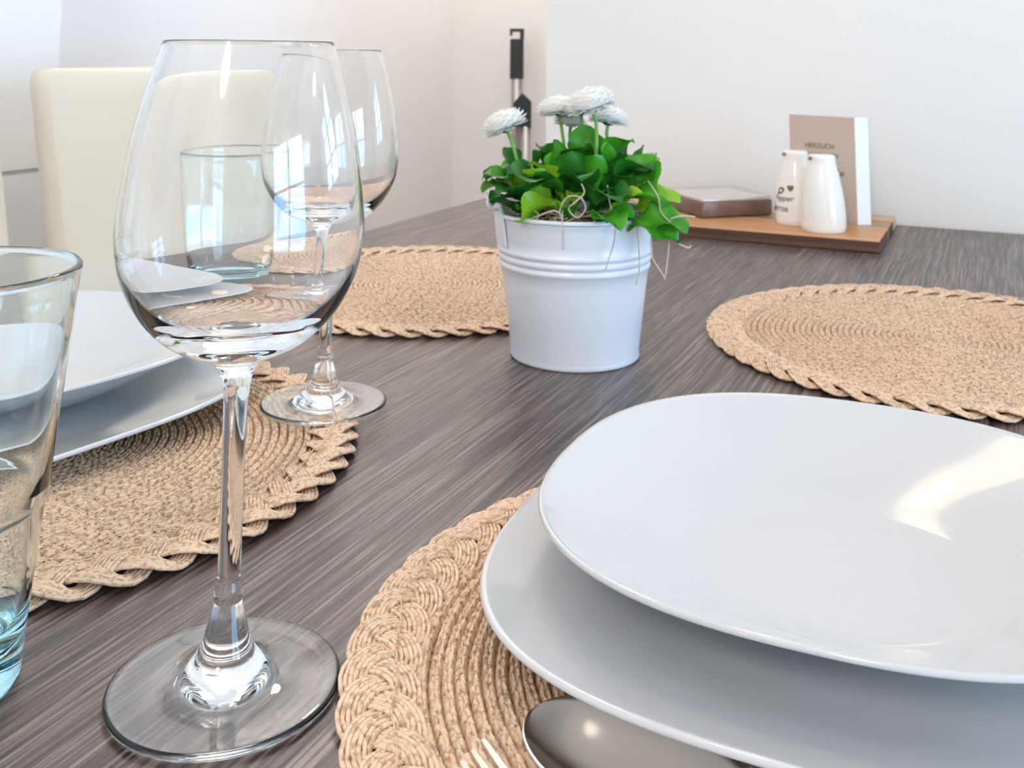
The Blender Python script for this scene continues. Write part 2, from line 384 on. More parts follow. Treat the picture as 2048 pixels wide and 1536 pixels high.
# ------------------------------------------------------------------ chairs
def make_chair(label):
    t = thing('dining_chair', label, 'chair', (-0.28, -0.4, 0), 0, 'cream dining chairs')
    H = 0.948; wd = 0.425
    # backrest: leaning slab with rounded upper corners and soft edges
    nu, nv = 28, 40; vs = []; fs = []
    def outline(u, v):
        # u in -1..1 along width, v in 0..1 height
        y = u * wd / 2; z = 0.43 + (H - 0.43) * v
        rc = 0.020
        ay = abs(y); zy = H - rc; yy = wd / 2 - rc
        if z > zy:
            m = yy + math.sqrt(max(0, rc * rc - (z - zy) ** 2)); y = u * m
        return y, z
    def sheet(x_off, bulge, flip):
        base = len(vs)
        for j in range(nv + 1):
            v = 1 - (1 - j / nv) ** 1.6
            for i in range(nu + 1):
                u = -cos(pi * i / nu); y, z = outline(u, v)
                edge = min(1, (1 - abs(u)) * 9) * min(1, (1 - v) * 14)
                edge = math.sqrt(max(0, 1 - (1 - edge) ** 2))
                lean = (H - z) * 0.25
                vs.append((x_off * (0.82 + 0.18 * edge) + lean + bulge * edge * (1 - u * u) * 0.4, y, z))
        for j in range(nv):
            for i in range(nu):
                a = base + j * (nu + 1) + i; q = (a, a + 1, a + nu + 2, a + nu + 1)
                fs.append(q if flip else q[::-1])
        return base
    th = 0.0190
    A = sheet(th, 0.010, True); B = sheet(-th, 0.004, False)
    row = nu + 1
    for j in range(nv):
        fs.append((A + j * row, A + (j + 1) * row, B + (j + 1) * row, B + j * row))
        fs.append((A + j * row + nu, B + j * row + nu, B + (j + 1) * row + nu, A + (j + 1) * row + nu))
    for i in range(nu):
        fs.append((A + nv * row + i, A + nv * row + i + 1, B + nv * row + i + 1, B + nv * row + i))
        fs.append((A + i, B + i, B + i + 1, A + i + 1))
    link('backrest', mesh('backrest', vs, fs), M_leather, t)
    # stitched seam along the front edge of the backrest
    sm = MB(); pts = []
    for s_ in (-1,):
        for k in range(25):
            z = 0.47 + (H - 0.02 - 0.47) * k / 24; lean = (H - z) * 0.25
            pts.append((lean + 0.0165, s_ * (wd / 2 - 0.002), z))
    sm.tube(pts, 0.0011, 5); sm.build('seam', M_leather, t, True)
    bm = rbox(0.40, 0.44, 0.085, 0.025, 4); bmesh.ops.translate(bm, verts=bm.verts[:], vec=(0.285, 0, 0.455)); bm_obj('seat', bm, M_leather, t)
    for x in (0.11, 0.46):
        for y in (-0.19, 0.19):
            l = MB(); l.box(x - 0.02, x + 0.02, y - 0.02, y + 0.02, 0, 0.42); l.build('leg', M_legs, t)
    return t
ch = make_chair('cream leather dining chair whose whole backrest shows behind the wine glasses', )
ch.location = (-0.2975, -0.4060, 0)
dup(ch, 'dining_chair', 'cream leather dining chair at the left photo edge, only a sliver showing', (-0.2975, -0.903, 0), 0, 'cream dining chairs')

# ------------------------------------------------------------------ placemats
MR = 0.1795
def make_mat(label, loc, rz):
    t = thing('placemat', label, 'placemat', loc, rz, 'round woven straw placemats')
    # braided border: three flat strands of parallel cords
    NP = 18; S = NP * 28; rm = MR - 0.0150; A = 0.0094
    for st in range(3):
        cords = 6; mb = MB()
        cl = []
        for i in range(S):
            th_ = 2 * pi * i / S; ph = NP * th_ + st * 2 * pi / 3
            rr = rm + A * sin(ph); z = 0.0046 + 0.0021 * sin(2 * ph + 0.4)
            cl.append((rr, th_, z))
        for c in range(cords):
            off = (c - (cords - 1) / 2) * 0.00175
            pts = []
            for i in range(S):
                r_, th_, z = cl[i]; r2, t2, _ = cl[(i + 1) % S]; r1, t1, _ = cl[i - 1]
                dr = r2 - r1; ds = r_ * (2 * 2 * pi / S)
                L = math.hypot(dr, ds); nr, ns = ds / L, -dr / L
                jr = 0.00016 * sin(th_ * 170 + c * 2.1 + st)
                rr = r_ + nr * (off + jr); tt = th_ + ns * off / r_
                zz = z - 0.0006 * abs(off) / 0.0046 + 0.00018 * sin(th_ * 230 + c * 1.7)
                pts.append((rr * cos(tt), rr * sin(tt), max(zz, 0.0013)))
            mb.tube(pts, 0.00098, 5, closed=True)
        mb.build('border_strand', M_straw, t, True)
    # thin sewing thread over the border
    thd = MB(); pts = []
    n = 120
    for i in range(n):
        th_ = 2 * pi * i / n; rr = rm - 0.002 + 0.0035 * sin(7 * th_) + 0.0008 * sin(31 * th_)
        pts.append((rr * cos(th_), rr * sin(th_), 0.0083))
    thd.tube(pts, 0.0003, 4, closed=True); thd.build('sewing_thread', M_straw, t, True)
    # coiled plaits of the middle
    r_out = MR - 0.0245; pitch = 0.0047; k = 0
    r = r_out
    while r > 0.006:
        n = max(24, int(2 * pi * r / 0.00125)); m = 15; vs = []; fs = []
        nb = max(6, int(2 * pi * r / 0.0046)); ph0 = R.random() * 6
        w1, w2 = R.randint(5, 11), R.randint(13, 23); p1, p2 = R.random() * 6, R.random() * 6
        hgt = 0.0031 + R.uniform(-0.0003, 0.0004)
        for i in range(n):
            th_ = 2 * pi * i / n
            wob = 0.0004 * sin(w1 * th_ + p1) + 0.0003 * sin(w2 * th_ + p2) + R.uniform(-1, 1) * 0.00008
            for j in range(m):
                v = -1 + 2 * j / (m - 1)
                cord = int((v + 1) * 2.0) if v < 1 else 3
                bump = 0.00042 * sin(nb * th_ + 1.9 * cord + ph0) + 0.00026 * sin(nb * 1.7 * th_ + 2.7 * cord)
                rid = 0.00085 * (abs(sin(2 * pi * (v + 1) / 2 * 1.0 * 2.0 / 2)) ** 0.7 - 0.5)
                z = hgt * (1 - abs(v) ** 4.0) + (bump + rid) * (1 - abs(v) ** 6)
                rr = r + wob * 0.6 + v * pitch * 0.5 + 0.00042 * sin(nb * 0.6 * th_ + 2.3 * cord + ph0) * (1 - v * v)
                vs.append((rr * cos(th_), rr * sin(th_), max(z, 0.0004)))
        for i in range(n):
            q = (i + 1) % n
            for j in range(m - 1):
                fs.append((i * m + j, i * m + j + 1, q * m + j + 1, q * m + j))
        link('coil', mesh('coil', vs, fs), M_coil, t)
        r -= pitch; k += 1
    # thin backing under the coils
    lathe('backing', [(0, 0.0002), (r_out, 0.0002), (r_out + 0.002, 0.0007), (0, 0.0007)], M_coil, t, 64)
    return t
mat0 = make_mat('round woven straw placemat under the white plates at the right, front edge of the table', (0.6619, -1.0594, TT), 0.3)
dup(mat0, 'placemat', 'round woven straw placemat under the plates at the left, behind the tall wine glass', (0.2324, -1.0478, TT), 1.4, 'round woven straw placemats')
dup(mat0, 'placemat', 'empty round woven straw placemat to the left of the white bucket', (0.2231, -0.6018, TT), 2.5, 'round woven straw placemats')
dup(mat0, 'placemat', 'empty round woven straw placemat to the right of the white bucket, before the board', (0.6724, -0.5829, TT), 0.9, 'round woven straw placemats')

# ------------------------------------------------------------------ plates
def plate(name, a, n, top, bot, label, loc, rz, group, saddle=0.0):
    """top, bot: lists of (t, z, blend) with t the share of the rim radius, blend 0 circle .. 1 rounded square"""
    NT = 192; vs = []; fs = []
    def se(th_): return a / (abs(cos(th_)) ** n + abs(sin(th_)) ** n) ** (1 / n)
    def ring(t_, z, bl):
        out = []
        for k in range(NT):
            th_ = 2 * pi * k / NT; s_ = se(th_); rr = (s_ * bl + a * 1.03 * (1 - bl)) * t_
            out.append((rr * cos(th_), rr * sin(th_), z - saddle * cos(4 * th_) * bl * t_))
        return out
    def dense(lst):
        o = []
        P = spline(lst, 5)
        return [(max(p[0], 0), p[1], min(1, max(0, p[2]))) for p in P]
    secs = dense(top) + [(1.006, top[-1][1] - 0.0004, 1), (1.009, top[-1][1] - 0.0013, 1), (1.006, top[-1][1] - 0.0022, 1)] + dense(bot)
    c0 = 0; vs.append((0, 0, top[0][1]))
    rows = []
    for s_ in secs:
        if s_[0] < 0.01: continue
        rows.append(len(vs)); vs += ring(*s_)
    c1 = len(vs); vs.append((0, 0, bot[-1][1]))
    for k in range(NT):
        l = (k + 1) % NT
        fs.append((c0, rows[0] + k, rows[0] + l)); fs.append((c1, rows[-1] + l, rows[-1] + k))
        for p, q in zip(rows[:-1], rows[1:]): fs.append((p + k, q + k, q + l, p + l))
    o = link(name, mesh(name, vs, fs), M_porc)
    o.location = loc; o.rotation_euler = (0, 0, rz)
    return tag(o, label, 'plate', group)
D_top = [(0, 0.0038, 0.2), (0.3, 0.0038, 0.25), (0.55, 0.004, 0.45), (0.66, 0.0052, 0.6), (0.80, 0.0093, 0.85), (0.92, 0.0136, 1), (1.0, 0.0168, 1)]
D_bot = [(0.99, 0.0138, 1), (0.88, 0.0098, 0.95), (0.74, 0.0045, 0.7), (0.62, 0.0018, 0.5), (0.575, 0.0, 0.4), (0.55, 0.0, 0.4), (0.53, 0.0014, 0.4), (0.3, 0.0016, 0.25), (0, 0.0016, 0.2)]
S_top = [(0, 0.0034, 0.0), (0.3, 0.0034, 0.0), (0.42, 0.0038, 0.05), (0.50, 0.0058, 0.15), (0.60, 0.0105, 0.35), (0.74, 0.0180, 0.65), (0.88, 0.0258, 0.92), (1.0, 0.0330, 1)]
S_bot = [(0.99, 0.0302, 1), (0.86, 0.0218, 0.9), (0.72, 0.0136, 0.6), (0.58, 0.0062, 0.3), (0.50, 0.0024, 0.15), (0.455, 0.0004, 0.1), (0.44, 0.0, 0.1), (0.415, 0.0, 0.1), (0.40, 0.0014, 0.1), (0.2, 0.0016, 0), (0, 0.0016, 0)]
MZ = TT + 0.0046
d1 = plate('dinner_plate', 0.148, 3.1, D_top, D_bot, 'flat white square-round dinner plate at the right, directly on the placemat beside the spoon', (0.6696, -1.0004, MZ), 0.03, 'flat white dinner plates')
s1 = plate('soup_plate', 0.1186, 2.42, S_top, S_bot, 'deep white soup plate at the right, stacked on the dinner plate beside the spoon', (0.6548, -1.0062, MZ + 0.0040), 0.03, 'deep white soup plates')
d2 = d1.copy(); COL.objects.link(d2); d2.location = (0.1532, -1.0334, MZ); d2.rotation_euler = (0, 0, -0.16)
tag(d2, 'flat white square-round dinner plate at the left, lower plate behind the tall wine glass', 'plate', 'flat white dinner plates')
s2 = s1.copy(); COL.objects.link(s2); s2.location = (0.1585, -1.0048, MZ + 0.0046); s2.rotation_euler = (0, 0, -0.16)
tag(s2, 'deep white soup plate at the left, upper plate seen behind the glasses', 'plate', 'deep white soup plates')

# ------------------------------------------------------------------ wine glasses
def wine_glass(label, loc):
    t = thing('wine_glass', label, 'wine glass', loc, 0, 'clear stemmed wine glasses')
    out = [(0.0310, 0.2225), (0.0348, 0.210), (0.0392, 0.193), (0.0419, 0.178), (0.0438, 0.161), (0.0439, 0.151), (0.0415, 0.1385), (0.0345, 0.1255), (0.0245, 0.1160), (0.0120, 0.1100), (0.0076, 0.1073)]
    o = spl2(out, 5)
    inn = [(0.0302, 0.2222), (0.0340, 0.210), (0.0384, 0.193), (0.0411, 0.178), (0.0430, 0.161), (0.0430, 0.151), (0.0404, 0.1393), (0.0332, 0.1280), (0.0230, 0.1210), (0.0105, 0.1182), (0.0, 0.1178)]
    i_ = spl2(inn, 5)
    rim = [(0.0302, 0.2222), (0.0303, 0.2228), (0.0306, 0.2230), (0.0309, 0.2228)]
    prof = list(reversed(o)) + list(reversed(rim)) + i_[1:]
    lathe('bowl', prof, M_glass, t, 96)
    st = spl2([(0.0076, 0.1073), (0.0056, 0.1035), (0.0046, 0.098), (0.0042, 0.090), (0.0040, 0.075), (0.0040, 0.052), (0.0040, 0.037), (0.0042, 0.0345), (0.0049, 0.0322), (0.0050, 0.0300), (0.0047, 0.0282)], 5)
    lathe('stem', list(reversed(st)), M_glass, t, 48)
    ft = spl2([(0.0047, 0.0282), (0.0052, 0.0262), (0.0062, 0.0225), (0.0080, 0.0165), (0.0105, 0.0110), (0.0150, 0.0068), (0.022, 0.0046), (0.031, 0.0034), (0.0382, 0.0028)], 5)
    und = [(0.0393, 0.0024), (0.0397, 0.0016), (0.0394, 0.0007), (0.0385, 0.0003), (0.0370, 0.0002), (0.034, 0.0006), (0.025, 0.0012), (0.012, 0.0016), (0, 0.0017)]
    lathe('foot', list(reversed(ft + und)), M_glass, t, 96)
    return t
g1 = wine_glass('tall clear wine glass in the foreground, standing on bare wood', (0.469, -1.1618, TT + 0.0003))
dup(g1, 'wine_glass', 'clear wine glass behind the foreground one, its foot partly over the left placemat', (0.3400, -0.9260, TT + 0.0060), 0, 'clear stemmed wine glasses').scale = (0.965, 0.965, 0.965)

# ------------------------------------------------------------------ tumblers
def tumbler(label, loc, r0_, r1_, h, step):
    def ro(z): return r0_ + (r1_ - r0_) * z / h
    po = [(0, 0.0012), (r0_ - 0.006, 0.0006), (r0_ - 0.0025, 0.0), (r0_ - 0.0008, 0.0010), (r0_, 0.0030)]
    if step:
        zs = h * 0.43
        for z in (0.02, 0.04, zs - 0.003): po.append((ro(z) - 0.0006, z))
        po += [(ro(zs) - 0.0005, zs - 0.001), (ro(zs) + 0.0003, zs + 0.0005), (ro(zs) + 0.0004, zs + 0.003)]
        zz = [zs + 0.01, zs + 0.03, zs + 0.05, h - 0.004]
    else: zz = [0.02, 0.05, 0.08, h - 0.004]
    po += [(ro(z), z) for z in zz]
    rimr = 0.0013
    po += [(ro(h) + 0.0001, h - 0.0022), (ro(h) + 0.0001, h - 0.0008), (ro(h) - 0.0008, h), (ro(h) - 0.0018, h - 0.0001), (ro(h) - 0.0026, h - 0.001)]
    pi_ = [(ro(z) - 0.0024, z) for z in reversed(zz)]
    if step: pi_ += [(ro(zs) - 0.0026, zs + 0.004), (ro(zs) - 0.0034, zs + 0.001), (ro(zs) - 0.0042, zs - 0.002), (ro(0.04) - 0.0036, 0.04), (ro(0.025) - 0.0035, 0.025)]
    pi_ += [(ro(0.016) - 0.0044, 0.0165), (r0_ - 0.0080, 0.0128), (r0_ - 0.015, 0.0115), (0, 0.0110)]
    o = lathe('tumbler', po + pi_, M_tum, None, 96); o.location = loc
    return tag(o, label, 'drinking glass', 'clear tapered tumblers')
tumbler('near clear tumbler with a teal rim cut off by the left edge of the photo', (0.3782, -1.2094, TT + 0.0003), 0.0305, 0.0430, 0.1408, True)
tumbler('far clear tumbler seen through the foreground wine glass, in front of the chair', (0.1639, -0.8105, TT + 0.0003), 0.0325, 0.0460, 0.1408, False)

# ------------------------------------------------------------------ cutlery
def P2(x, y, z): return Q(x, y, z)
def spoon():
    A = Vector((-0.8, 0.6, 0)); Cn = Vector((0.040, 0.328, 0)); Bn = Vector((0.6, 0.8, 0))   # tip direction, centre, side
    zt = 0.0120
    def pt(s_, v, z): p = Cn + A * s_ + Bn * v; return Q(p.x, p.y, z)
    NU, NV = 28, 16; vs = []; fs = []
    def prof(s_, v):
        # bowl outline: half width for s in -0.040..0.039
        return 0
    L0, L1 = -0.042, 0.0392
    def hw(s_):
        if s_ > 0: q = s_ / L1
        else: q = s_ / L0
        e = 2.1 if s_ > 0 else 1.7
        return 0.0240 * max(0, 1 - abs(q) ** e) ** (1 / (2.0 if s_ > 0 else 1.4)) + 0.00005
    def surf(dz):
        b0 = len(vs)
        for i in range(NU + 1):
            s_ = L0 + (L1 - L0) * (0.5 - 0.5 * cos(pi * i / NU)); h_ = hw(s_)
            if i == 0: h_ = 0.0045
            for j in range(NV + 1):
                v = -1 + 2 * j / NV
                dep = 0.0085 * (1 - v * v) * min(1, h_ / 0.0240) ** 1.2
                vs.append(pt(s_, v * h_, zt - dep + dz))
        return b0
    a = surf(0); b2 = surf(-0.0012)
    row = NV + 1
    for i in range(NU):
        for j in range(NV):
            q = (a + i * row + j, a + i * row + j + 1, a + (i + 1) * row + j + 1, a + (i + 1) * row + j)
            fs.append(q); fs.append(tuple(reversed([k + (b2 - a) for k in q])))
        fs.append((a + i * row, a + (i + 1) * row, b2 + (i + 1) * row, b2 + i * row))
        fs.append((a + i * row + NV, b2 + i * row + NV, b2 + (i + 1) * row + NV, a + (i + 1) * row + NV))
    t = thing('soup_spoon', 'large polished steel spoon lying bowl up on the front placemat', 'spoon', Q(0.040, 0.328, 0.004))
    inv = Matrix.Translation(-t.location)
    me = mesh('bowl', [inv @ Vector(v) for v in vs], fs); link('bowl', me, M_steel, t)
    # handle
    vs2 = []; fs2 = []; n = 26
    for i in range(n + 1):
        u = i / n; s_ = -0.0395 - 0.125 * u
        h_ = 0.0042 + 0.0045 * max(0, u - 0.35) ** 1.3 * 1.5
        z = zt + 0.004 * sin(pi * min(1, u * 2.2)) - 0.008 * max(0, u - 0.2)
        tk = 0.0012
        for (sv, sz) in ((-1, -1), (1, -1), (1, 1), (-1, 1)):
            vs2.append(inv @ pt(s_, sv * h_, max(z, 0.005) + sz * tk))
    for i in range(n):
        for k in range(4):
            l = (k + 1) % 4; fs2.append((i * 4 + k, i * 4 + l, i * 4 + 4 + l, i * 4 + 4 + k))
    fs2 += [(3, 2, 1, 0), (n * 4, n * 4 + 1, n * 4 + 2, n * 4 + 3)]
    link('handle', mesh('handle', vs2, fs2, False), M_steel, t)
spoon()
def fork():
    t = thing('dinner_fork', 'steel fork with its tines pointing up to the left of the spoon', 'fork', Q(0.012, 0.30, 0.004))
    inv = Matrix.Translation(-t.location)
    d = Vector((0.56, -0.828, 0)).normalized(); 
    tips = [Vector((-0.0068, 0.3345, 0)), Vector((-0.0098, 0.3297, 0)), Vector((-0.0128, 0.3249, 0)), Vector((-0.0158, 0.3201, 0))]
    nb = Vector((-0.0030, -0.0048, 0)).normalized()
    def q(p, z): return inv @ Q(p.x, p.y, z)
    root = 0.046
    for tp in tips:
        m = MB(); pts = []; N = 10; vs = []
        for i in range(N + 1):
            u = i / N; p = tp + d * root * u
            z = 0.0125 - 0.0055 * sin(pi * 0.5 * u)
            hw_ = 0.00085 + 0.0006 * min(1, u * 3)
            for (sv, sz) in ((-1, -1), (1, -1), (1, 1), (-1, 1)):
                vs.append(q(p + nb * sv * hw_, z + sz * 0.0010))
        m.add(vs, [(i * 4 + k, i * 4 + (k + 1) % 4, i * 4 + 4 + (k + 1) % 4, i * 4 + 4 + k) for i in range(N) for k in range(4)] + [(3, 2, 1, 0), (N * 4, N * 4 + 1, N * 4 + 2, N * 4 + 3)])
        m.build('tine', M_steel, t)
    mid = (tips[0] + tips[3]) / 2; m = MB(); vs = []; N = 24
    for i in range(N + 1):
        u = i / N; p = mid + d * (root - 0.001 + 0.15 * u)
        hw_ = 0.0101 if u < 0.08 else (0.0101 - 0.0070 * min(1, (u - 0.08) / 0.12) if u < 0.3 else 0.0031 + 0.005 * (u - 0.3))
        z = 0.0070 + 0.006 * sin(pi * min(1, max(0, (u - 0.05)) * 1.6)) 
        for (sv, sz) in ((-1, -1), (1, -1), (1, 1), (-1, 1)): vs.append(q(p + nb * sv * hw_, z + sz * 0.0010))
    m.add(vs, [(i * 4 + k, i * 4 + (k + 1) % 4, i * 4 + 4 + (k + 1) % 4, i * 4 + 4 + k) for i in range(N) for k in range(4)] + [(3, 2, 1, 0), (N * 4, N * 4 + 1, N * 4 + 2, N * 4 + 3)])
    m.build('handle', M_steel, t)
fork()

# ------------------------------------------------------------------ bucket
BK = Vector((0.4289, -0.7372, TT)); BR0, BR1, BH = 0.0465, 0.0600, 0.1035
bk = thing('metal_bucket', 'small white enamelled bucket holding the daisies, in the middle of the table', 'bucket', BK, TH + 0.38)
def br(z): return BR0 + (BR1 - BR0) * z / BH
pf = [(0, 0.004), (BR0 - 0.003, 0.004), (BR0 - 0.001, 0.001), (BR0 + 0.0004, 0.0), (BR0 + 0.0011, 0.0014), (BR0 + 0.0008, 0.0032), (br(0.005), 0.0046)]
for z in (0.02, 0.04, 0.055): pf.append((br(z), z))
for zc in (0.0660, 0.0715, 0.0770):
    for dz, dr in ((-0.0025, 0.0), (-0.0014, 0.0009), (0, 0.0014), (0.0014, 0.0009), (0.0025, 0.0)): pf.append((br(zc + dz) + dr, zc + dz))
for z in (0.085, 0.095, BH - 0.004): pf.append((br(z), z))
pf += [(br(BH) + 0.0001, BH - 0.0028)]
inner = [(br(BH) - 0.0012, BH - 0.003), (br(0.08) - 0.0012, 0.08), (br(0.01) - 0.0012, 0.008), (0, 0.008)]
lathe('bucket_body', pf + inner, M_enamel, bk, 96)
ring = MB(); ring.tube([(br(BH) * cos(2 * pi * k / 96), br(BH) * sin(2 * pi * k / 96), BH - 0.0010) for k in range(96)], 0.0018, 8, closed=True)
ring.build('rolled_rim', M_enamel, bk, True)
for s_ in (-1, 1):
    # ear: riveted tab with a rounded upper end, standing above the rim
    vs = []; fs = []; n = 14
    pts = [(-0.0085, -0.022), (-0.0085, -0.004)] + [(0.0075 * cos(a), 0.0055 + 0.0075 * sin(a)) for a in [pi - pi * k / 10 for k in range(11)]] + [(0.0085, -0.004), (0.0085, -0.022)]
    for off in (0.0010, 0.0024):
        for y, z in pts:
            rr = br(BH + z) + off if z < 0 else br(BH) + off + 0.0006
            vs.append((s_ * math.sqrt(max(0, rr * rr - y * y)), y, BH + z))
    k = len(pts)
    fs.append(tuple(range(k))); fs.append(tuple(range(2 * k - 1, k - 1, -1)))
    for i in range(k): fs.append((i, (i + 1) % k, (i + 1) % k + k, i + k))
    link('handle_ear', mesh('handle_ear', vs, fs, False), M_enamel, bk)
# bail handle: hooks through both ears and folds back behind the leaves
pts = [(-0.0585, 0.0, BH + 0.0045), (-0.0650, -0.001, BH + 0.0035), (-0.0695, -0.0005, BH + 0.0065), (-0.0690, 0.001, BH + 0.011), (-0.0655, 0.004, BH + 0.0145)]
Rb = 0.064
for k in range(1, 24):
    a = pi - pi * k / 24; pts.append((Rb * cos(a), 0.006 + sin(a) * 0.060, BH + 0.0150 - sin(a) * 0.008))
pts += [(0.0655, 0.004, BH + 0.0145), (0.0690, 0.001, BH + 0.011), (0.0695, -0.0005, BH + 0.0065), (0.0650, -0.001, BH + 0.0035), (0.0585, 0.0, BH + 0.0045)]
hm = MB(); hm.tube(spline(pts, 3), 0.0012, 8); hm.build('wire_handle', M_enamel, bk, True)

# ------------------------------------------------------------------ daisies
pl = thing('potted_daisy', 'bushy daisy plant with white pompom flowers growing in the white bucket', 'plant', BK, TH)
lathe('soil', [(0, 0.080), (0.054, 0.080), (0.0555, 0.094), (0.045, 0.0965), (0.02, 0.1005), (0, 0.1015)][::1], M_soil, pl, 48)
def leaf_mesh(L, W, curl, fold, wave, seed):
    rr = random.Random(seed); nu, nv = 14, 8; vs = []; fs = []
    ph = rr.random() * 6
    for i in range(nu + 1):
        u = i / nu
        wv = W * (0.13 + 0.87 * max(0, min(1, (u - 0.18) / 0.42)) ** 1.3) if u < 0.6 else W * math.sqrt(max(0, 1 - ((u - 0.6) / 0.405) ** 2.3))
        wv = max(wv, 0.0002)
        ang = curl * u * u
        cx = L * (sin(ang) / ang if abs(ang) > 1e-3 else 1) * u; cz = -L * u * (1 - cos(ang)) / (ang if abs(ang) > 1e-3 else 1)
        for j in range(nv + 1):
            v = -1 + 2 * j / nv
            z = fold * wv * abs(v) ** 1.4 + wave * sin(u * 11 + ph + (2 if v > 0 else 0)) * abs(v) ** 2 * L * 0.06 - 0.0006 * (1 if abs(v) < 0.1 else 0)
            vs.append((cx - sin(ang) * (-z), v * wv, cz + cos(ang) * z))
    for i in range(nu):
        for j in range(nv):
            a = i * (nv + 1) + j; fs.append((a, a + nv + 1, a + nv + 2, a + 1))
    return mesh('leaf', vs, fs)
variants = []
for k, (L, W, c, f, wv) in enumerate([(0.040, 0.0110, 0.7, 0.35, 1.0), (0.046, 0.0135, 0.9, 0.25, 1.3), (0.034, 0.0095, 0.3, 0.5, 0.8), (0.050, 0.0145, 0.5, 0.3, 1.6), (0.026, 0.0085, 0.9, 0.4, 1.0), (0.044, 0.0150, -0.5, 0.35, 1.5)]):
    for mt in (M_leaf, M_leafd, M_leafy):
        me = leaf_mesh(L, W, c, f, wv, 100 + k); me.materials.append(mt); variants.append(me)
def leaf(v, m, x, y, z, az, el, roll=0.0, s=1.0):
    """az: azimuth in the camera-side plan, el: elevation of the leaf from horizontal (deg)"""
    me = variants[v * 3 + m]; o = bpy.data.objects.new('leaf', me); COL.objects.link(o); o.parent = pl
    rot = Matrix.Rotation(math.radians(az), 4, 'Z') @ Matrix.Rotation(-math.radians(el), 4, 'Y') @ Matrix.Rotation(math.radians(roll), 4, 'X')
    o.matrix_local = Matrix.Translation((x, y, z)) @ rot @ Matrix.Scale(s * 1.10, 4)
    return o
# background ring of leaves
rl = random.Random(21)
for k in range(46):
    az = k * 137.5 % 360; rad = 0.006 + 0.029 * math.sqrt((k % 12) / 12)
    x, y = rad * cos(math.radians(az)), rad * sin(math.radians(az))
    el = 76 - 44 * (rad / 0.036) + rl.uniform(-10, 10)
    leaf(rl.choice([0, 1, 2, 3, 5]), rl.choice([1, 1, 0, 1, 0]), x, y, 0.104 + 0.012 * (1 - rad / 0.04), az + rl.uniform(-20, 20), el, rl.uniform(-25, 25), rl.uniform(0.85, 1.1))
# placed leaves: x, y around the bucket's middle in the camera-side plan
for a in [
    (3, 1, -0.022, -0.010, 0.104, 165, 52, -20, 0.9), (3, 1, -0.026, -0.004, 0.103, 172, 46, 10, 0.8),
    (1, 1, -0.020, -0.020, 0.100, 205, 42, 0, 1.0), (2, 1, -0.035, -0.022, 0.099, 215, 35, 0, 1.0),
    (5, 2, -0.008, -0.036, 0.108, 196, 26, 55, 0.95), (3, 2, -0.010, -0.038, 0.113, 158, 62, 40, 0.70), (1, 2, -0.006, -0.040, 0.112, 188, 4, 60, 0.85),
    (4, 0, -0.033, -0.036, 0.099, 240, 60, 0, 0.8), (5, 0, -0.016, -0.030, 0.110, 120, 66, 20, 0.8),
    (4, 2, -0.003, -0.047, 0.110, 265, 74, 0, 0.66), (4, 0, -0.006, -0.046, 0.099, 250, 66, 10, 0.85),
    (2, 0, 0.012, -0.030, 0.114, 268, 82, -10, 0.95), (5, 0, 0.016, -0.024, 0.120, 95, 80, 60, 0.75), (0, 1, 0.020, -0.018, 0.120, 45, 70, 10, 0.8),
    (4, 0, 0.016, -0.046, 0.104, 320, 30, 40, 0.9), (1, 0, 0.010, -0.044, 0.100, 290, 30, 0, 0.85), (4, 0, 0.012, -0.050, 0.100, 285, 40, 0, 1.0),
    (1, 2, 0.020, -0.044, 0.103, 330, 58, 20, 0.68), (3, 0, 0.022, -0.030, 0.106, 15, 50, 40, 1.0), (5, 0, 0.024, -0.026, 0.108, 5, 38, 50, 1.05),
    (3, 2, 0.030, -0.034, 0.104, 350, 30, 40, 0.85), (3, 0, 0.026, -0.044, 0.103, 338, 10, 30, 0.95), (1, 0, 0.030, -0.046, 0.098, 330, 14, 20, 0.85),
    (2, 0, 0.004, 0.004, 0.128, 90, 60, 10, 0.9), (5, 0, 0.002, -0.006, 0.132, 60, 58, 20, 0.75), (0, 1, -0.006, 0.000, 0.120, 130, 62, 10, 1.0),
    (4, 0, -0.004, -0.018, 0.124, 250, 50, 0, 0.8), (2, 1, 0.0, -0.024, 0.112, 270, 62, 0, 0.8), (1, 1, -0.012, 0.010, 0.112, 150, 40, 0, 1.0), (1, 1, 0.016, 0.012, 0.112, 30, 52, 0, 0.9)]:
    leaf(*a)
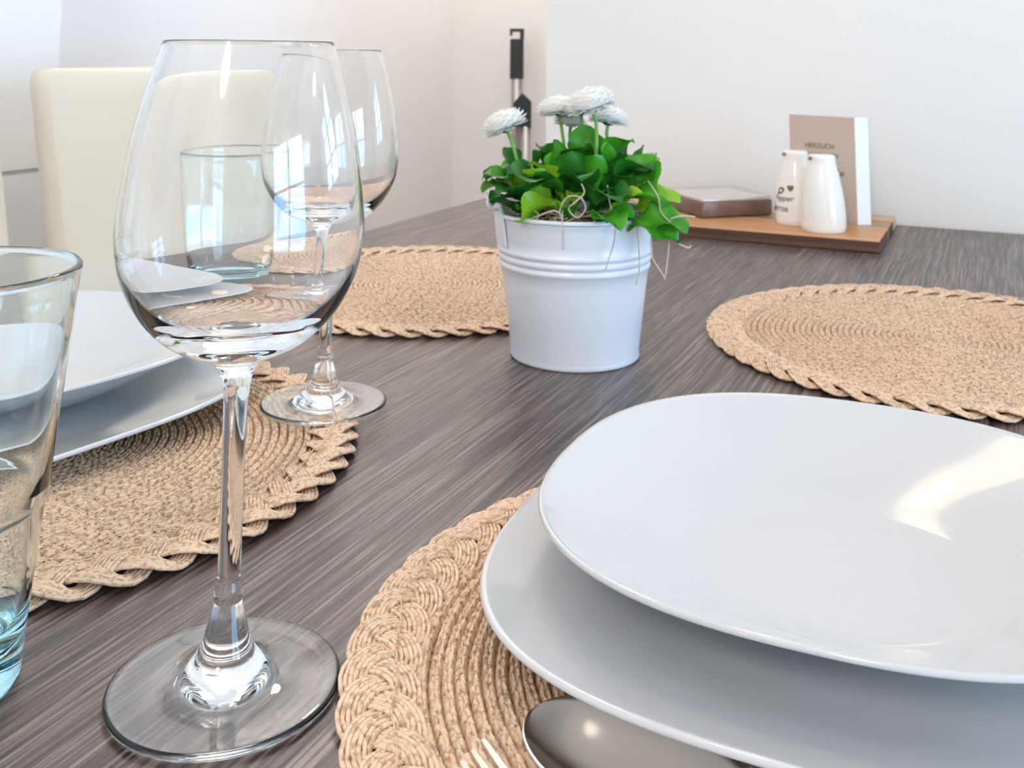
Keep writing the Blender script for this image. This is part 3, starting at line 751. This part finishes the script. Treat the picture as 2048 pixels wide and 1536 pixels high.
# flowers
rf = random.Random(5)
def petal_mesh():
    vs, fs = lathe_data([(0.0, -0.12), (0.5, -0.10), (0.80, 0.0), (0.76, 0.25), (0.62, 0.45), (0.40, 0.57), (0.2, 0.61), (0, 0.62)], 20)
    for ring_, (el, cnt, ln, wdt) in enumerate([(-14, 30, 1.0, 0.13), (0, 34, 1.0, 0.12), (14, 34, 1.0, 0.12), (28, 32, 0.97, 0.12), (42, 28, 0.93, 0.12), (56, 22, 0.88, 0.12), (70, 16, 0.84, 0.12), (84, 9, 0.80, 0.11)]):
        for k in range(cnt):
            a = 2 * pi * (k + 0.5 * (ring_ % 2)) / cnt + rf.uniform(-0.05, 0.05); e = math.radians(el + rf.uniform(-6, 6)); l = ln * rf.uniform(0.93, 1.05)
            d = Vector((cos(e) * cos(a), cos(e) * sin(a), sin(e) * 0.80)); s_ = Vector((-sin(a), cos(a), 0)); n_ = d.cross(s_)
            base = len(vs)
            for u, w_, bend in ((0.25, 0.5, 0), (0.7, 1.0, 0.02), (0.93, 0.85, -0.01), (1.0, 0.3, -0.05)):
                p = d * l * u - n_ * bend
                vs += [p - s_ * wdt * w_, p - n_ * 0.025 * w_ , p + s_ * wdt * w_]
            for q in range(3):
                for c in range(2):
                    i0 = base + q * 3 + c; fs.append((i0, i0 + 1, i0 + 4, i0 + 3))
    return mesh('petals', vs, fs, False)
PM = petal_mesh(); PM.materials.append(M_petal)
cvs, cfs = lathe_data([(0, -0.34), (0.16, -0.30), (0.36, -0.14), (0.50, -0.02), (0.30, 0.04), (0, 0.05)], 14); CM = mesh('calyx', cvs, cfs); CM.materials.append(M_calyx)
def flower(x, y, z, bx, by, bz, rad, tilt, az, sq=1.0):
    top = Vector((x, y, z)); base = Vector((bx, by, bz))
    n_ = Matrix.Rotation(math.radians(az), 3, 'Z') @ Matrix.Rotation(math.radians(tilt), 3, 'Y') @ Vector((0, 0, 1))
    neck = top - n_ * rad * 0.30
    pts = spline([base, base.lerp(neck, 0.5) + Vector((0.001, 0, 0)), neck - n_ * rad * 0.6, neck], 5)
    m = MB(); m.tube(pts, [0.0013] * len(pts), 8); st = m.build('flower', M_stemg, pl, True)
    rot = Matrix.Rotation(math.radians(az), 4, 'Z') @ Matrix.Rotation(math.radians(tilt), 4, 'Y')
    for nm, me in (('petals', PM), ('calyx', CM)):
        o = bpy.data.objects.new(nm, me); COL.objects.link(o); o.parent = st
        o.matrix_local = Matrix.Translation(top) @ rot @ Matrix.Diagonal((rad * 1.15, rad * 1.15, rad * 1.15 * sq, 1))
flower(-0.0530, -0.0120, 0.1665, -0.038, -0.012, 0.118, 0.0160, 24, 180, 0.95)
flower(-0.0110, 0.0200, 0.1770, -0.006, 0.006, 0.120, 0.0165, 8, 180, 0.85)
flower(0.0100, -0.0320, 0.1835, 0.0155, -0.022, 0.118, 0.0165, 16, 200, 1.0)
flower(0.0255, -0.0020, 0.1710, 0.0265, 0.000, 0.120, 0.0140, 6, 20, 0.95)
flower(-0.0012, 0.0260, 0.1665, 0.000, 0.016, 0.120, 0.0125, 5, 0, 0.8)
flower(0.0050, 0.0080, 0.1770, 0.006, 0.002, 0.118, 0.0120, 10, 120, 0.9)
# dry moss strands lying on the soil and hanging over the rim
def strand(pts, r, n=4):
    m = MB(); m.tube(spline(pts, n), r, 5); return m.build('moss_strand', M_moss, pl, True)
strand([(-0.012, -0.055, 0.104), (-0.014, -0.060, 0.112), (-0.009, -0.061, 0.121), (0.000, -0.060, 0.121), (0.004, -0.059, 0.113), (-0.002, -0.060, 0.107), (-0.008, -0.060, 0.113), (-0.003, -0.0605, 0.118), (0.003, -0.060, 0.124), (0.001, -0.058, 0.130)], 0.0006)
strand([(-0.012, -0.058, 0.112), (-0.0125, -0.0625, 0.102), (-0.0120, -0.0630, 0.094), (-0.0118, -0.0610, 0.086)], 0.00042)
strand([(-0.040, -0.042, 0.101), (-0.030, -0.050, 0.106), (-0.018, -0.056, 0.111), (-0.012, -0.058, 0.108)], 0.0007)
strand([(-0.034, -0.044, 0.111), (-0.028, -0.050, 0.107), (-0.031, -0.051, 0.103), (-0.022, -0.056, 0.104)], 0.0005)
strand([(0.020, -0.050, 0.128), (0.021, -0.055, 0.117), (0.024, -0.057, 0.108), (0.027, -0.058, 0.104)], 0.0005)
strand([(0.012, -0.056, 0.108), (0.020, -0.059, 0.107), (0.024, -0.0600, 0.102), (0.0235, -0.062, 0.092), (0.0200, -0.0610, 0.080), (0.0175, -0.0595, 0.072)], 0.00045)
strand([(0.040, -0.046, 0.104), (0.0405, -0.0500, 0.099), (0.0420, -0.0490, 0.085), (0.0425, -0.0465, 0.070), (0.0400, -0.0470, 0.060)], 0.0004)
strand([(0.048, -0.046, 0.100), (0.060, -0.052, 0.104), (0.070, -0.056, 0.108), (0.080, -0.058, 0.108)], 0.0008)
strand([(0.052, -0.048, 0.101), (0.0500, -0.056, 0.091), (0.0505, -0.058, 0.080), (0.0560, -0.058, 0.071), (0.0590, -0.058, 0.066)], 0.0006)
strand([(0.056, -0.050, 0.102), (0.0615, -0.057, 0.092), (0.0610, -0.058, 0.082), (0.0590, -0.058, 0.067)], 0.0006)
strand([(0.052, -0.048, 0.101), (0.058, -0.056, 0.096), (0.066, -0.058, 0.091), (0.0755, -0.058, 0.087), (0.0765, -0.058, 0.089)], 0.00065)
strand([(0.050, -0.040, 0.130), (0.056, -0.048, 0.120), (0.057, -0.052, 0.111), (0.062, -0.056, 0.105), (0.067, -0.056, 0.102), (0.064, -0.056, 0.097)], 0.0005)
mm = MB(); rs = random.Random(3)
for k in range(150):
    az = rs.uniform(180, 360) if k % 3 else rs.uniform(0, 360); rad = rs.uniform(0.030, 0.0565); a = math.radians(az)
    p = Vector((rad * cos(a), rad * sin(a), 0.098 + rs.uniform(0, 0.004))); pts = [p]
    d = Vector((rs.uniform(-1, 1), rs.uniform(-1, 1), rs.uniform(-0.2, 0.5))).normalized()
    for q in range(5):
        d = (d + Vector((rs.uniform(-0.9, 0.9), rs.uniform(-0.9, 0.9), rs.uniform(-0.5, 0.5)))).normalized()
        p = p + d * 0.0055; p.z = min(max(p.z, 0.097), 0.1085)
        rr = math.hypot(p.x, p.y)
        if rr > 0.0575: p.x *= 0.0575 / rr; p.y *= 0.0575 / rr
        pts.append(p.copy())
    mm.tube(spline(pts, 3), rs.uniform(0.00022, 0.0005), 4)
ms = mm.build('moss', M_moss, pl, True); ms['kind'] = 'stuff'

# ------------------------------------------------------------------ serving board and what stands on it
BZ = 0.0135
bd = thing('serving_board', 'reddish brown wooden board with light stripes against the end wall', 'board', (0.40, -0.13, TT))
def stave(y0, y1, mat, x0=0.17, x1=0.592):
    bm = rbox(x1 - x0, y1 - y0, BZ, 0.0012, 2)
    bmesh.ops.translate(bm, verts=bm.verts[:], vec=((x0 + x1) / 2 - 0.40, (y0 + y1) / 2 + 0.13, BZ / 2))
    bm.normal_update()
    for f in bm.faces: f.material_index = 0 if f.normal.z > 0.6 else 1
    o = bm_obj('stave', bm, mat, bd, smooth=False); o.data.materials.append(M_edge if mat in (M_oak, M_oakd) else mat)
stave(-0.2250, -0.1300, M_oak); stave(-0.1298, -0.1220, M_oakl); stave(-0.1218, -0.0700, M_oakd); stave(-0.0698, -0.0620, M_oak); stave(-0.0618, -0.0200, M_oakl)
BT = TT + BZ
# brown pack in film
def qpack():
    fx, fy = 0.372, -0.163; a = math.radians(43.5); ex = Vector((cos(a), sin(a))); ey = Vector((-sin(a), cos(a)))
    L = 0.104; c = Vector((fx, fy)) + ex * L / 2 + ey * L / 2
    t = thing('napkin_pack', 'square brown pack wrapped in clear film lying on the wooden board', 'package', (c.x, c.y, BT + 0.0004), a)
    bm = rbox(L, L, 0.0205, 0.003, 3)
    bmesh.ops.translate(bm, verts=bm.verts[:], vec=(0, 0, 0.0104)); bm_obj('pack_body', bm, M_pack, t)
    # pale top layer, slightly sagging: reflection on the film painted as colour
    n = 12; vs = []; fs = []
    for i in range(n + 1):
        for j in range(n + 1):
            x = (-0.5 + i / n) * (L - 0.004); y = (-0.5 + j / n) * (L - 0.004)
            vs.append((x, y, 0.0226 + 0.0012 * sin(i * 0.7) * cos(j * 0.5)))
    for i in range(n):
        for j in range(n): q = i * (n + 1) + j; fs.append((q, q + n + 1, q + n + 2, q + 1))
    k = len(vs); vs += [(v[0], v[1], 0.0208) for v in vs]; fs += [tuple(reversed([x + k for x in f])) for f in fs]
    m1 = n + 1
    for i in range(n):
        for (a0, b0) in ((i * m1, (i + 1) * m1), ((i + 1) * m1 + n, i * m1 + n), (i + 1, i), (n * m1 + i, n * m1 + i + 1)): fs.append((a0, b0, b0 + k, a0 + k))
    link('top_sheen', mesh('top_sheen', vs, fs), M_packtop, t)
    f = bpy.data.materials.new('clear_film'); f.use_nodes = True; nn = f.node_tree; nn.nodes.clear()
    o = nn.nodes.new('ShaderNodeOutputMaterial'); tr = nn.nodes.new('ShaderNodeBsdfTransparent'); gl = nn.nodes.new('ShaderNodeBsdfGlossy'); gl.inputs['Roughness'].default_value = 0.15
    mx = nn.nodes.new('ShaderNodeMixShader'); mx.inputs[0].default_value = 0.12
    nn.links.new(tr.outputs[0], mx.inputs[1]); nn.links.new(gl.outputs[0], mx.inputs[2]); nn.links.new(mx.outputs[0], o.inputs['Surface'])
    bm = rbox(L + 0.0026, L + 0.0026, 0.0262, 0.0045, 4); rr = random.Random(4)
    for v in bm.verts: v.co += Vector((rr.uniform(-1, 1), rr.uniform(-1, 1), 0)) * 0.0006
    bmesh.ops.translate(bm, verts=bm.verts[:], vec=(0, 0, 0.0132)); bm_obj('film', bm, f, t)
qpack()
def text_mesh(body, size, mat, shear=0.0, extrude=0.0002, align='CENTER'):
    cu = bpy.data.curves.new('lettering', 'FONT'); cu.body = body; cu.size = size; cu.shear = shear; cu.extrude = extrude
    cu.align_x = align; cu.align_y = 'CENTER'
    o = bpy.data.objects.new('tmp', cu); COL.objects.link(o)
    bpy.context.view_layer.update()
    me = bpy.data.meshes.new_from_object(o.evaluated_get(bpy.context.evaluated_depsgraph_get()))
    bpy.data.objects.remove(o); me.name = 'lettering'; me.materials.clear(); me.materials.append(mat)
    return me
SP = [(0.0, 0.001), (0.0225, 0.0), (0.0250, 0.0012), (0.0262, 0.005), (0.0264, 0.012), (0.0258, 0.026), (0.0240, 0.042), (0.0212, 0.058), (0.0184, 0.070), (0.0166, 0.078), (0.0162, 0.082), (0.0158, 0.086), (0.0140, 0.0888), (0.008, 0.0896), (0.0, 0.0898)]
SPd = spl2(SP, 4)
def srad(z):
    for (r1, z1), (r2, z2) in zip(SPd[3:], SPd[4:]):
        if z1 <= z <= z2 and z2 > z1: return r1 + (r2 - r1) * (z - z1) / (z2 - z1)
    return 0.02
def wrap(me, ang0, z0):
    """bend flat lettering round the shaker; ang0: azimuth of its middle"""
    for v in me.vertices:
        x, y, d = v.co; z = z0 + y; rr = srad(z) + 0.00015 + d; a = ang0 + x / srad(z0)
        v.co = (rr * cos(a), rr * sin(a), z)
def shaker(label, loc, letters):
    t = thing('condiment_shaker', label, 'shaker', (*loc, BT + 0.0002), 0, 'white ceramic shakers')
    lathe('shaker_body', SPd, M_cer, t, 64)
    camdir = math.atan2(-1.4644 - loc[1], 0.7212 - loc[0])
    for k, (da, zz, sc) in enumerate([(-0.95, 0.0845, 1.0)]):
        m = MB(); a = camdir + da; c = Vector((0.0160 * cos(a), 0.0160 * sin(a), zz)); n_ = Vector((cos(a), sin(a), 0.25)).normalized(); s_ = Vector((-sin(a), cos(a), 0)); u_ = n_.cross(s_)
        vs = [c + n_ * 0.0004] + [c + n_ * 0.0003 + (s_ * cos(2 * pi * q / 14) * 0.0042 + u_ * sin(2 * pi * q / 14) * 0.0022) for q in range(14)]
        m.add(vs, [(0, 1 + q, 1 + (q + 1) % 14) for q in range(14)]); m.build('pour_hole', M_hole, t)
    for body, size, sh, da, z0, mt in letters:
        me = text_mesh(body, size, mt, sh); wrap(me, camdir + da, z0); link('lettering', me, mt, t)
    return t
shaker('white ceramic shaker with black script lettering, left of the pair', (0.486, -0.139), [('P', 0.0200, 0.45, -1.02, 0.0370, M_ink), ('epper', 0.0098, 0.45, -0.60, 0.0320, M_ink), ('MATTER', 0.0075, 0.0, -0.90, 0.0185, M_ink), ('\u2665', 0.0075, 0, -0.28, 0.0440, M_inkb)])
shaker('plain white ceramic shaker, right of the pair and nearest the board edge', (0.524, -0.177), [])
# folded card
cd = thing('folded_card', 'taupe folded card with a white side flap standing behind the shakers', 'card', (0.556, -0.119, BT + 0.0002))
def panel(name, p0, p1, h, th_, mat):
    p0 = Vector(p0); p1 = Vector(p1); d = (p1 - p0).normalized(); n_ = Vector((-d.y, d.x)) * th_
    vs = [(*p0, 0), (*p1, 0), (*(p1 + n_), 0), (*(p0 + n_), 0)]; vs += [(v[0], v[1], h) for v in vs]
    me = mesh(name, [(v[0] - 0.556, v[1] + 0.119, v[2]) for v in vs], [(0, 3, 2, 1), (4, 5, 6, 7), (0, 1, 5, 4), (1, 2, 6, 5), (2, 3, 7, 6), (3, 0, 4, 7)], False)
    return link(name, me, mat, cd)
panel('front_panel', (0.4705, -0.087), (0.556, -0.119), 0.1305, 0.0012, M_card)
panel('side_flap', (0.5562, -0.119), (0.5705, -0.1065), 0.1305, 0.0012, M_cardw)
def card_text(body, size, px, pz, sh, mat):
    me = text_mesh(body, size, mat, sh, 0.0001); d = Vector((0.0855, -0.032)).normalized(); n_ = Vector((-d.y, d.x))
    for v in me.vertices:
        x, y, dd = v.co; p = Vector((-0.0855, 0.032)) + d * (px + x) - n_ * (0.0003 + dd); v.co = (p.x, p.y, pz + y)
    link('lettering', me, mat, cd)
card_text('HERZLICH', 0.0088, 0.0425, 0.0925, 0, M_inkb)
card_text('WILLKOMMEN', 0.0080, 0.0420, 0.0810, 0, M_inkb)
card_text('Lu', 0.0110, 0.0690, 0.0610, 0.4, M_ink)

# ------------------------------------------------------------------ broom and dustpan in the recess
br_ = thing('broom', 'long broom with a black hooked grip leaning in the recess behind the table', 'broom', (-0.428, 0.985, 0), 0)
# local frame facing the camera
bro = Matrix.Rotation(math.radians(22), 4, 'Z')
def put(o): o.matrix_local = bro @ o.matrix_local; return o
m = MB(); m.box(-0.0175, 0.0175, -0.011, 0.011, 0.905, 1.010); m.box(0.0085, 0.0185, -0.011, 0.011, 1.010, 1.037)
m.box(-0.0185, 0.0085, -0.011, 0.011, 1.0285, 1.037); m.box(-0.0185, -0.0125, -0.011, 0.011, 1.018, 1.0285); put(m.build('hook_grip', M_black, br_))
m = MB(); m.tube([(0, 0, 0.12), (0, 0, 0.905)], 0.0135, 16); put(m.build('pole', M_alu, br_, True))
m = MB(); m.box(-0.15, 0.15, -0.02, 0.02, 0.08, 0.125); put(m.build('broom_head', M_black, br_))
m = MB()
for k in range(40):
    x = -0.145 + 0.29 * k / 39
    m.box(x - 0.002, x + 0.002, -0.016, 0.016, 0.0, 0.08)
o = put(m.build('bristles', M_bristle, br_)); o['kind'] = 'stuff'
dp = thing('dustpan', 'long-handled dustpan with a pointed black handle end, right of the broom', 'dustpan', (-0.398, 0.955, 0), 0)
m = MB()
ol = [(-0.022, 0.0), (0.024, 0.0), (0.024, 0.066), (0.000, 0.088), (-0.022, 0.062)]
vs = [(x, -0.012, 0.782 + z) for x, z in ol] + [(x, 0.012, 0.782 + z) for x, z in ol]
m.add(vs, [(0, 1, 2, 3, 4), (9, 8, 7, 6, 5)] + [(i, i + 5, (i + 1) % 5 + 5, (i + 1) % 5) for i in range(5)]); put(m.build('handle_end', M_black, dp))
m = MB(); m.tube([(0.010, 0, 0.10), (0.010, 0, 0.785)], 0.0130, 16); put(m.build('pole', M_alu, dp, True))
m = MB(); m.box(-0.12, 0.14, -0.20, 0.01, 0.0, 0.006); m.box(-0.12, 0.14, 0.0, 0.012, 0.006, 0.11); m.box(-0.12, -0.112, -0.18, 0.0, 0.006, 0.07); m.box(0.132, 0.14, -0.18, 0.0, 0.006, 0.07)
put(m.build('pan', M_black, dp))

# ------------------------------------------------------------------ lamps above the frame
M_diff = emit('lamp_diffuser', (1.0, 0.80, 0.56), 3.3)
M_bulb = emit('warm_bulb', (1.0, 0.62, 0.30), 40)
lt = thing('bar_pendant', 'long white pendant lamp with a warm diffuser hanging above the table end', 'lamp', (0.475, -0.36, 1.50))
bm = rbox(0.075, 0.50, 0.05, 0.008, 3); bmesh.ops.translate(bm, verts=bm.verts[:], vec=(0, 0, 0.026)); bm_obj('lamp_body', bm, M_frame, lt)
m = MB(); m.box(-0.032, 0.032, -0.24, 0.24, -0.004, 0.0005); m.build('diffuser', M_diff, lt)
m = MB()
for y in (-0.18, 0.18): m.tube([(0, y, 0.05), (0, y, 0.999)], 0.0015, 6)
m.build('hanging_wires', M_brass, lt)
lathe('bulb', [(0, -0.026), (0.010, -0.024), (0.0145, -0.017), (0.0145, -0.010), (0.010, -0.0045)], M_bulb, lt, 24).location = (0.0, -0.20, 0)
rd = thing('globe_pendant', 'small warm globe pendant lamp hanging above the placemats', 'lamp', (0.485, -0.98, 1.50))
lathe('globe', [(0, -0.050), (0.02, -0.0458), (0.0354, -0.0354), (0.0458, -0.02), (0.05, 0), (0.0458, 0.02), (0.0354, 0.0354), (0.02, 0.0458), (0.008, 0.0494)], emit('globe_glow', (1.0, 0.66, 0.34), 14), rd, 32)
m = MB(); m.tube([(0, 0, 0.048), (0, 0, 0.07)], 0.010, 16); m.tube([(0, 0, 0.07), (0, 0, 0.999)], 0.002, 8); m.build('lamp_cord', M_black, rd, True)
for i, (x, y, lb) in enumerate([(0.55, -1.9, 'small round ceiling spot behind the camera, nearest the table'), (0.9, -2.8, 'small round ceiling spot farthest behind the camera'), (1.5, -0.9, 'small round ceiling spot between the table and the window'), (-0.25, 0.55, 'small round ceiling spot above the broom')]):
    c = thing('ceiling_spot', lb, 'lamp', (x, y, CEIL), 0, 'round warm ceiling spots')
    lathe('lamp_lens', [(0, -0.012), (0.035, -0.012), (0.038, -0.002), (0, -0.002)][::-1], emit('spot_glow', (1.0, 0.66, 0.35), 60), c, 24)
    lathe('trim_ring', [(0.038, -0.001), (0.038, -0.014), (0.050, -0.012), (0.054, -0.001)], M_brass, c, 32)
